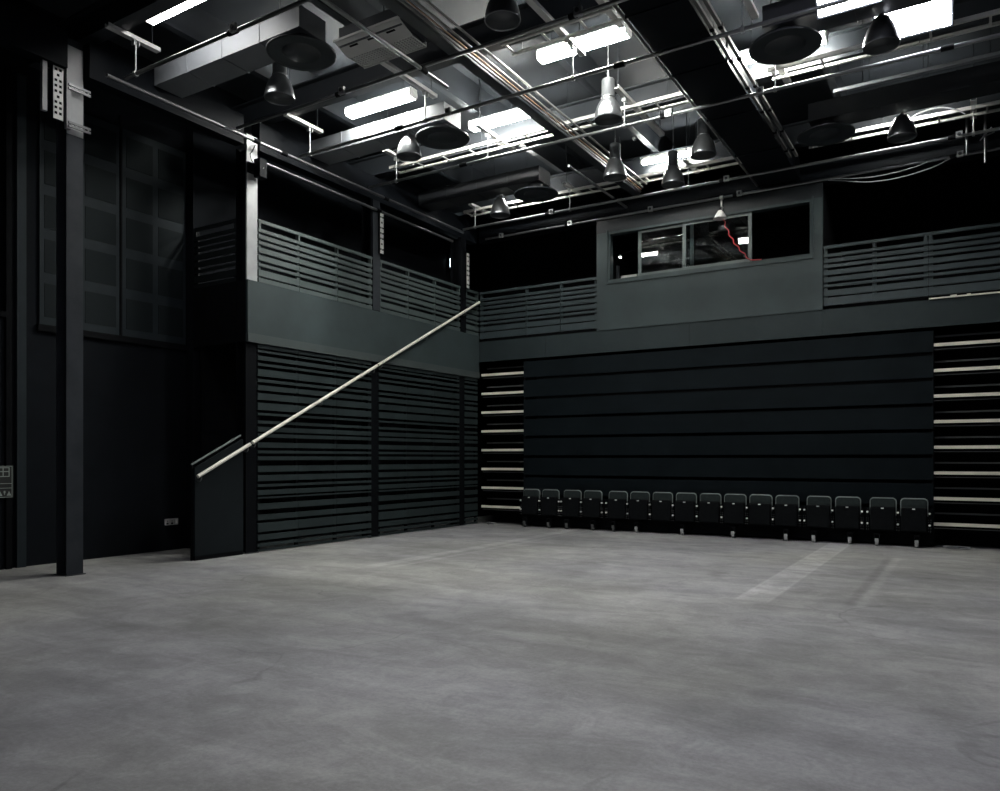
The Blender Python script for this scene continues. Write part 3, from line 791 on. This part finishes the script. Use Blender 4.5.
# wall speaker on the pale-faced column
t = thing('mounted_speaker', (.08, -6.86, 6.44), 'small dark loudspeaker on a bracket fixed to the pale-faced column', 'loudspeaker')
lo = (.08, -6.86, 6.44)
MB(lo).pillow(rrect(-6.94, -6.78, 6.29, 6.60, .012), 'x', .06, .20, .01).build('cabinet', 'beam', t)
MB(lo).box(.0, .06, -6.99, -6.9, 6.38, 6.52).box(.0, .02, -7.03, -6.86, 6.36, 6.54).build('bracket', 'black', t)
MB(lo).box(.2, .205, -6.865, -6.855, 6.435, 6.447).build('badge', 'cap', t)
MB(lo).tube([(.05, -6.93, 6.52), (.03, -6.97, 6.58), (.012, -6.98, 6.68), (.012, -6.93, 6.74), (.012, -6.87, 6.86)], .007, 6).build('cable', 'black', t)
# clip lamp with a red cable
t = thing('clip_lamp', (5.93, -.03, 6.86), 'white clip lamp with a red cable hanging before the booth window', 'lamp')
lo = (5.93, -.03, 6.86)
MB(lo).tube([(5.90, -.03, PZ), (5.96, -.03, PZ)], .042, 10).box(5.915, 5.945, -.05, -.01, 6.72, 6.87).tube([(5.93, -.03, 6.76), (5.96, -.06, 6.68), (5.92, -.03, 6.62)], .012, 8).build('clamp', 'cap', t)
MB(lo).lathe([(.03, .16), (.05, .14), (.075, .10), (.13, 0), (.14, -.01), (.134, -.01), (.07, .09), (.03, .14)], (5.93, -.12, 6.46), 24).build('shade', 'white', t)
MB(lo).lathe([(0, .2), (.03, .2), (.032, .14), (0, .14)], (5.93, -.12, 6.46), 16).build('lamp_holder', 'black', t)
MB(lo).lathe([(0, -.02), (.04, 0), (.05, .04), (.03, .08)], (5.93, -.12, 6.46), 16).build('bulb', 'white', t)
pts = []
A, B = Vector((5.99, -.12, 6.42)), Vector((6.46, -.06, 5.60))
for i in range(25):
    q = i/24; p = A.lerp(B, q); p.x += .02*math.sin(q*30)-.05*math.sin(q*PI); p.z -= .03*math.sin(q*PI)
    pts.append(p)
pts += [(6.52, -.065, 5.545), (6.60, -.07, 5.535), (6.72, -.03, 5.535)]
MB(lo).tube(pts, .009, 6).build('cable', 'red', t)
# loops of cable near the far end of the gallery pipe
def cable(pts, label, r=.010):
    P = [Vector(p) for p in pts]; out = []
    for i in range(len(P)-1):
        p0, p1, p2, p3 = P[max(i-1, 0)], P[i], P[i+1], P[min(i+2, len(P)-1)]
        for k in range(6):
            s_ = k/6; out.append(.5*((2*p1)+(p2-p0)*s_+(2*p0-5*p1+4*p2-p3)*s_*s_+(3*p1-p0-3*p2+p3)*s_**3))
    out.append(P[-1])
    tag(MB(P[0]).tube(out, r, 6).build('hanging_cable', 'cablew'), label, 'cable', 'loose cables on the pipe grid')
cable([(7.95, -.05, 6.87), (8.24, -.05, 6.80), (8.67, -.05, 6.70), (9.16, -.05, 6.69), (9.64, -.05, 6.76), (9.95, -.05, 6.87)], 'long cable sagging below the pipe past the control booth')
cable([(8.0, -.09, 6.87), (8.7, -.09, 6.77), (9.3, -.09, 6.80), (9.6, -.09, 6.87)], 'shorter cable sagging just above the longer slack cable past the booth')
cable([(9.35, -1.06, 7.28), (9.5, -1.06, 7.38), (9.8, -1.06, 7.41), (10.05, -1.06, 7.32), (10.2, -1.06, 7.2)], 'cable loop arching over the beam beyond the pendant lamp')
cable([(10.55, -.98, 6.95), (10.4, -.9, 6.8), (10.45, -.6, 6.95), (10.6, -.3, 7.1)], 'cable looping between two pipes beside the vertical drop pipes')
for x, z0, z1, lb in ((10.2, 6.85, 8.35, 'vertical drop pipe beside the lower cable loop'), (10.47, 6.67, 8.35, 'taller vertical drop pipe nearest the edge of the view')):
    tag(MB((x, -.12, z0)).tube([(x, -.12, z0), (x, -.12, z1)], .022, 10).build('ceiling_drop_pipe', 'pipe'), lb, 'pipe', 'vertical drop pipes')
t_ = tag(MB((10.9, -.02, 4.43)).box(9.62, 12.1, -.03, -.001, 4.43, 4.455).box(9.95, 10.05, -.035, -.001, 4.455, 4.475).box(10.2, 10.26, -.035, -.001, 4.455, 4.472).build('cover_strip', 'nosing'), 'thin pale metal strip along the gallery edge under the outermost balustrade', 'strip')
# double socket on the niche wall
t = thing('wall_socket', (XN, -7.340, .49), 'satin double socket low on the dark niche wall beside the stair panel', 'socket')
lo = (XN, -7.340, .49)
MB(lo).pillow(rrect(-7.455, -7.195, .435, .545, .01), 'x', XN, XN+.02, .006).build('plate', 'socketplate', t)
k = MB(lo)
for y in (-7.410, -7.320): k.box(XN+.02, XN+.0205, y-.02, y+.02, .45, .478).box(XN+.02, XN+.0205, y-.006, y+.006, .49, .515)
k.build('outlets', 'dark', t)
MB(lo).box(XN+.02, XN+.026, -7.255, -7.215, .455, .53).build('switch', 'cap', t)
# notice on the door
t = thing('wall_sign', (XN+.09, -10.180, 1.25), 'dark notice with pale outlined grid and pictograms on the tall dark door', 'sign')
lo = (XN+.09, -10.180, 1.25)
xs = XN+.09
MB(lo).box(xs, xs+.012, -10.530, -(9.96), 1.03, 1.49).build('board', 'signboard', t)
k = MB(lo); X0 = xs+.012; X1 = xs+.0135
def ln(y0, y1, z0, z1): k.box(X0, X1, y0, y1, z0, z1)
yr = -9.975
yl = -10.525
for z in (1.478, 1.23, 1.165, 1.035): ln(yl, yr, z, z+.008)
ln(yr-.008, yr, 1.035, 1.486); ln(yl, yl+.008, 1.035, 1.486)
for z in (1.455, 1.40, 1.33): ln(-10.190, -10.015, z, z+.012)
for y in (-10.190, -10.105, -10.025): ln(y, y+.012, 1.33, 1.467)
for yc in (-10.020, -10.140, -10.260):
    k.prism([(yc-.032, 1.06), (yc+.032, 1.06), (yc, 1.125)], 'x', X0, X1)
for yc in (-10.080, -10.200): k.box(X0, X1, yc-.012, yc+.012, 1.095, 1.13).box(X0, X1, yc-.004, yc+.004, 1.07, 1.095)
k.build('print', 'signline', t)
# acoustic panels
def acoustic(y0, y1, label):
    z0, z1 = 3.6, 7.0
    lo = (XN, y0, z0)
    t = thing('acoustic_panel', lo, label, 'acoustic panel', 'perforated wall panels')
    MB(lo).box(XN, XN+.035, y0, y1, z0, z1).build('frame', 'panelframe', t)
    MB(lo).box(XN, XN+.06, y0-.03, y1+.03, z0-.10, z0-.002).build('bottom_ledge', 'black', t)
    ny, wy = 2, (y1-y0)/2
    for j in range(2):
        for r in range(5):
            za = 3.72+.665*r; zb = za+.50
            ya, yb = y0+.07+j*(wy-.01), y0+wy-.05+j*(wy-.01)
            p = MB(lo).box(XN+.035, XN+.041, ya, yb, za, zb)
            p.build('perforated_insert', 'perf', t)
    return t
m, nt, b = new_mat('perforated_insert')
tc = nt.nodes.new('ShaderNodeTexCoord'); vo = nt.nodes.new('ShaderNodeTexVoronoi'); vo.inputs['Scale'].default_value = 32; vo.inputs['Randomness'].default_value = 0
nt.links.new(tc.outputs['Object'], vo.inputs['Vector'])
rp = nt.nodes.new('ShaderNodeValToRGB'); rp.color_ramp.elements[0].position = .28; rp.color_ramp.elements[1].position = .36
rp.color_ramp.elements[0].color = (.002, .002, .0025, 1); rp.color_ramp.elements[1].color = (.0120, .0158, .0176, 1)
nt.links.new(vo.outputs['Distance'], rp.inputs['Fac']); nt.links.new(rp.outputs['Color'], b.inputs['Base Color']); b.inputs['Roughness'].default_value = .7; b.inputs['Specular IOR Level'].default_value = .08
M['perf'] = m
acoustic(-9.56, -8.30, 'perforated wall panel partly hidden behind the free-standing column')
acoustic(-8.25, -7.06, 'perforated wall panel between free-standing column and the balcony end')
struct(MB().box(XN, XN+.05, -8.292, -8.258, 3.5, 7.2).build('trim_6', 'black'))
# lamps on the gallery wall
t = thing('wall_lamp', (-1.4, .79, 6.7), 'small lit bluish wall lamp at the back of the side balcony', 'wall light', None)
lo = (-1.4, .79, 6.7)
MB(lo).box(-1.4, -1.36, .69, .90, 6.55, 6.95).build('housing', 'black', t)
MB(lo).box(-1.36, -1.34, .72, .86, 6.60, 6.82).build('lens', 'bluelamp', t)
# detectors under the soffit
for x, y, lb in ((5.94, -2.66, 'small white smoke detector on the soffit beside the main duct'), (4.22, -.44, 'small white smoke detector on the soffit near the booth')):
    t = thing('smoke_detector', (x, y, ZC), lb, 'smoke detector', 'smoke detectors')
    MB((x, y, ZC)).lathe([(.055, 0), (.055, -.02), (.05, -.03), (0, -.03)], (x, y, ZC), 20).build('base', 'white', t)
    MB((x, y, ZC)).lathe([(.04, -.03), (.035, -.055), (.02, -.065), (0, -.065)], (x, y, ZC), 20).build('sensor', 'white', t)

# ------------------------------------------------------------------ world, camera, view
wd = bpy.data.worlds.new('world'); bpy.context.scene.world = wd; wd.use_nodes = True
wd.node_tree.nodes['Background'].inputs['Color'].default_value = (0, 0, 0, 1)
cam = bpy.data.cameras.new('camera'); co = bpy.data.objects.new('camera', cam); C.objects.link(co)
co.location = (10.3074, -15.7422, 1.6)
co.rotation_euler = (PI/2, 0, math.atan2(474, 770))
cam.sensor_width = 36; cam.lens = 36*.770; cam.shift_y = .0625
cam.clip_start = .05; cam.clip_end = 100
sc = bpy.context.scene
sc.camera = co
vs = sc.view_settings
vs.view_transform = 'Standard'; vs.look = 'None'; vs.gamma = 1; vs.use_curve_mapping = False
vs.exposure = .14
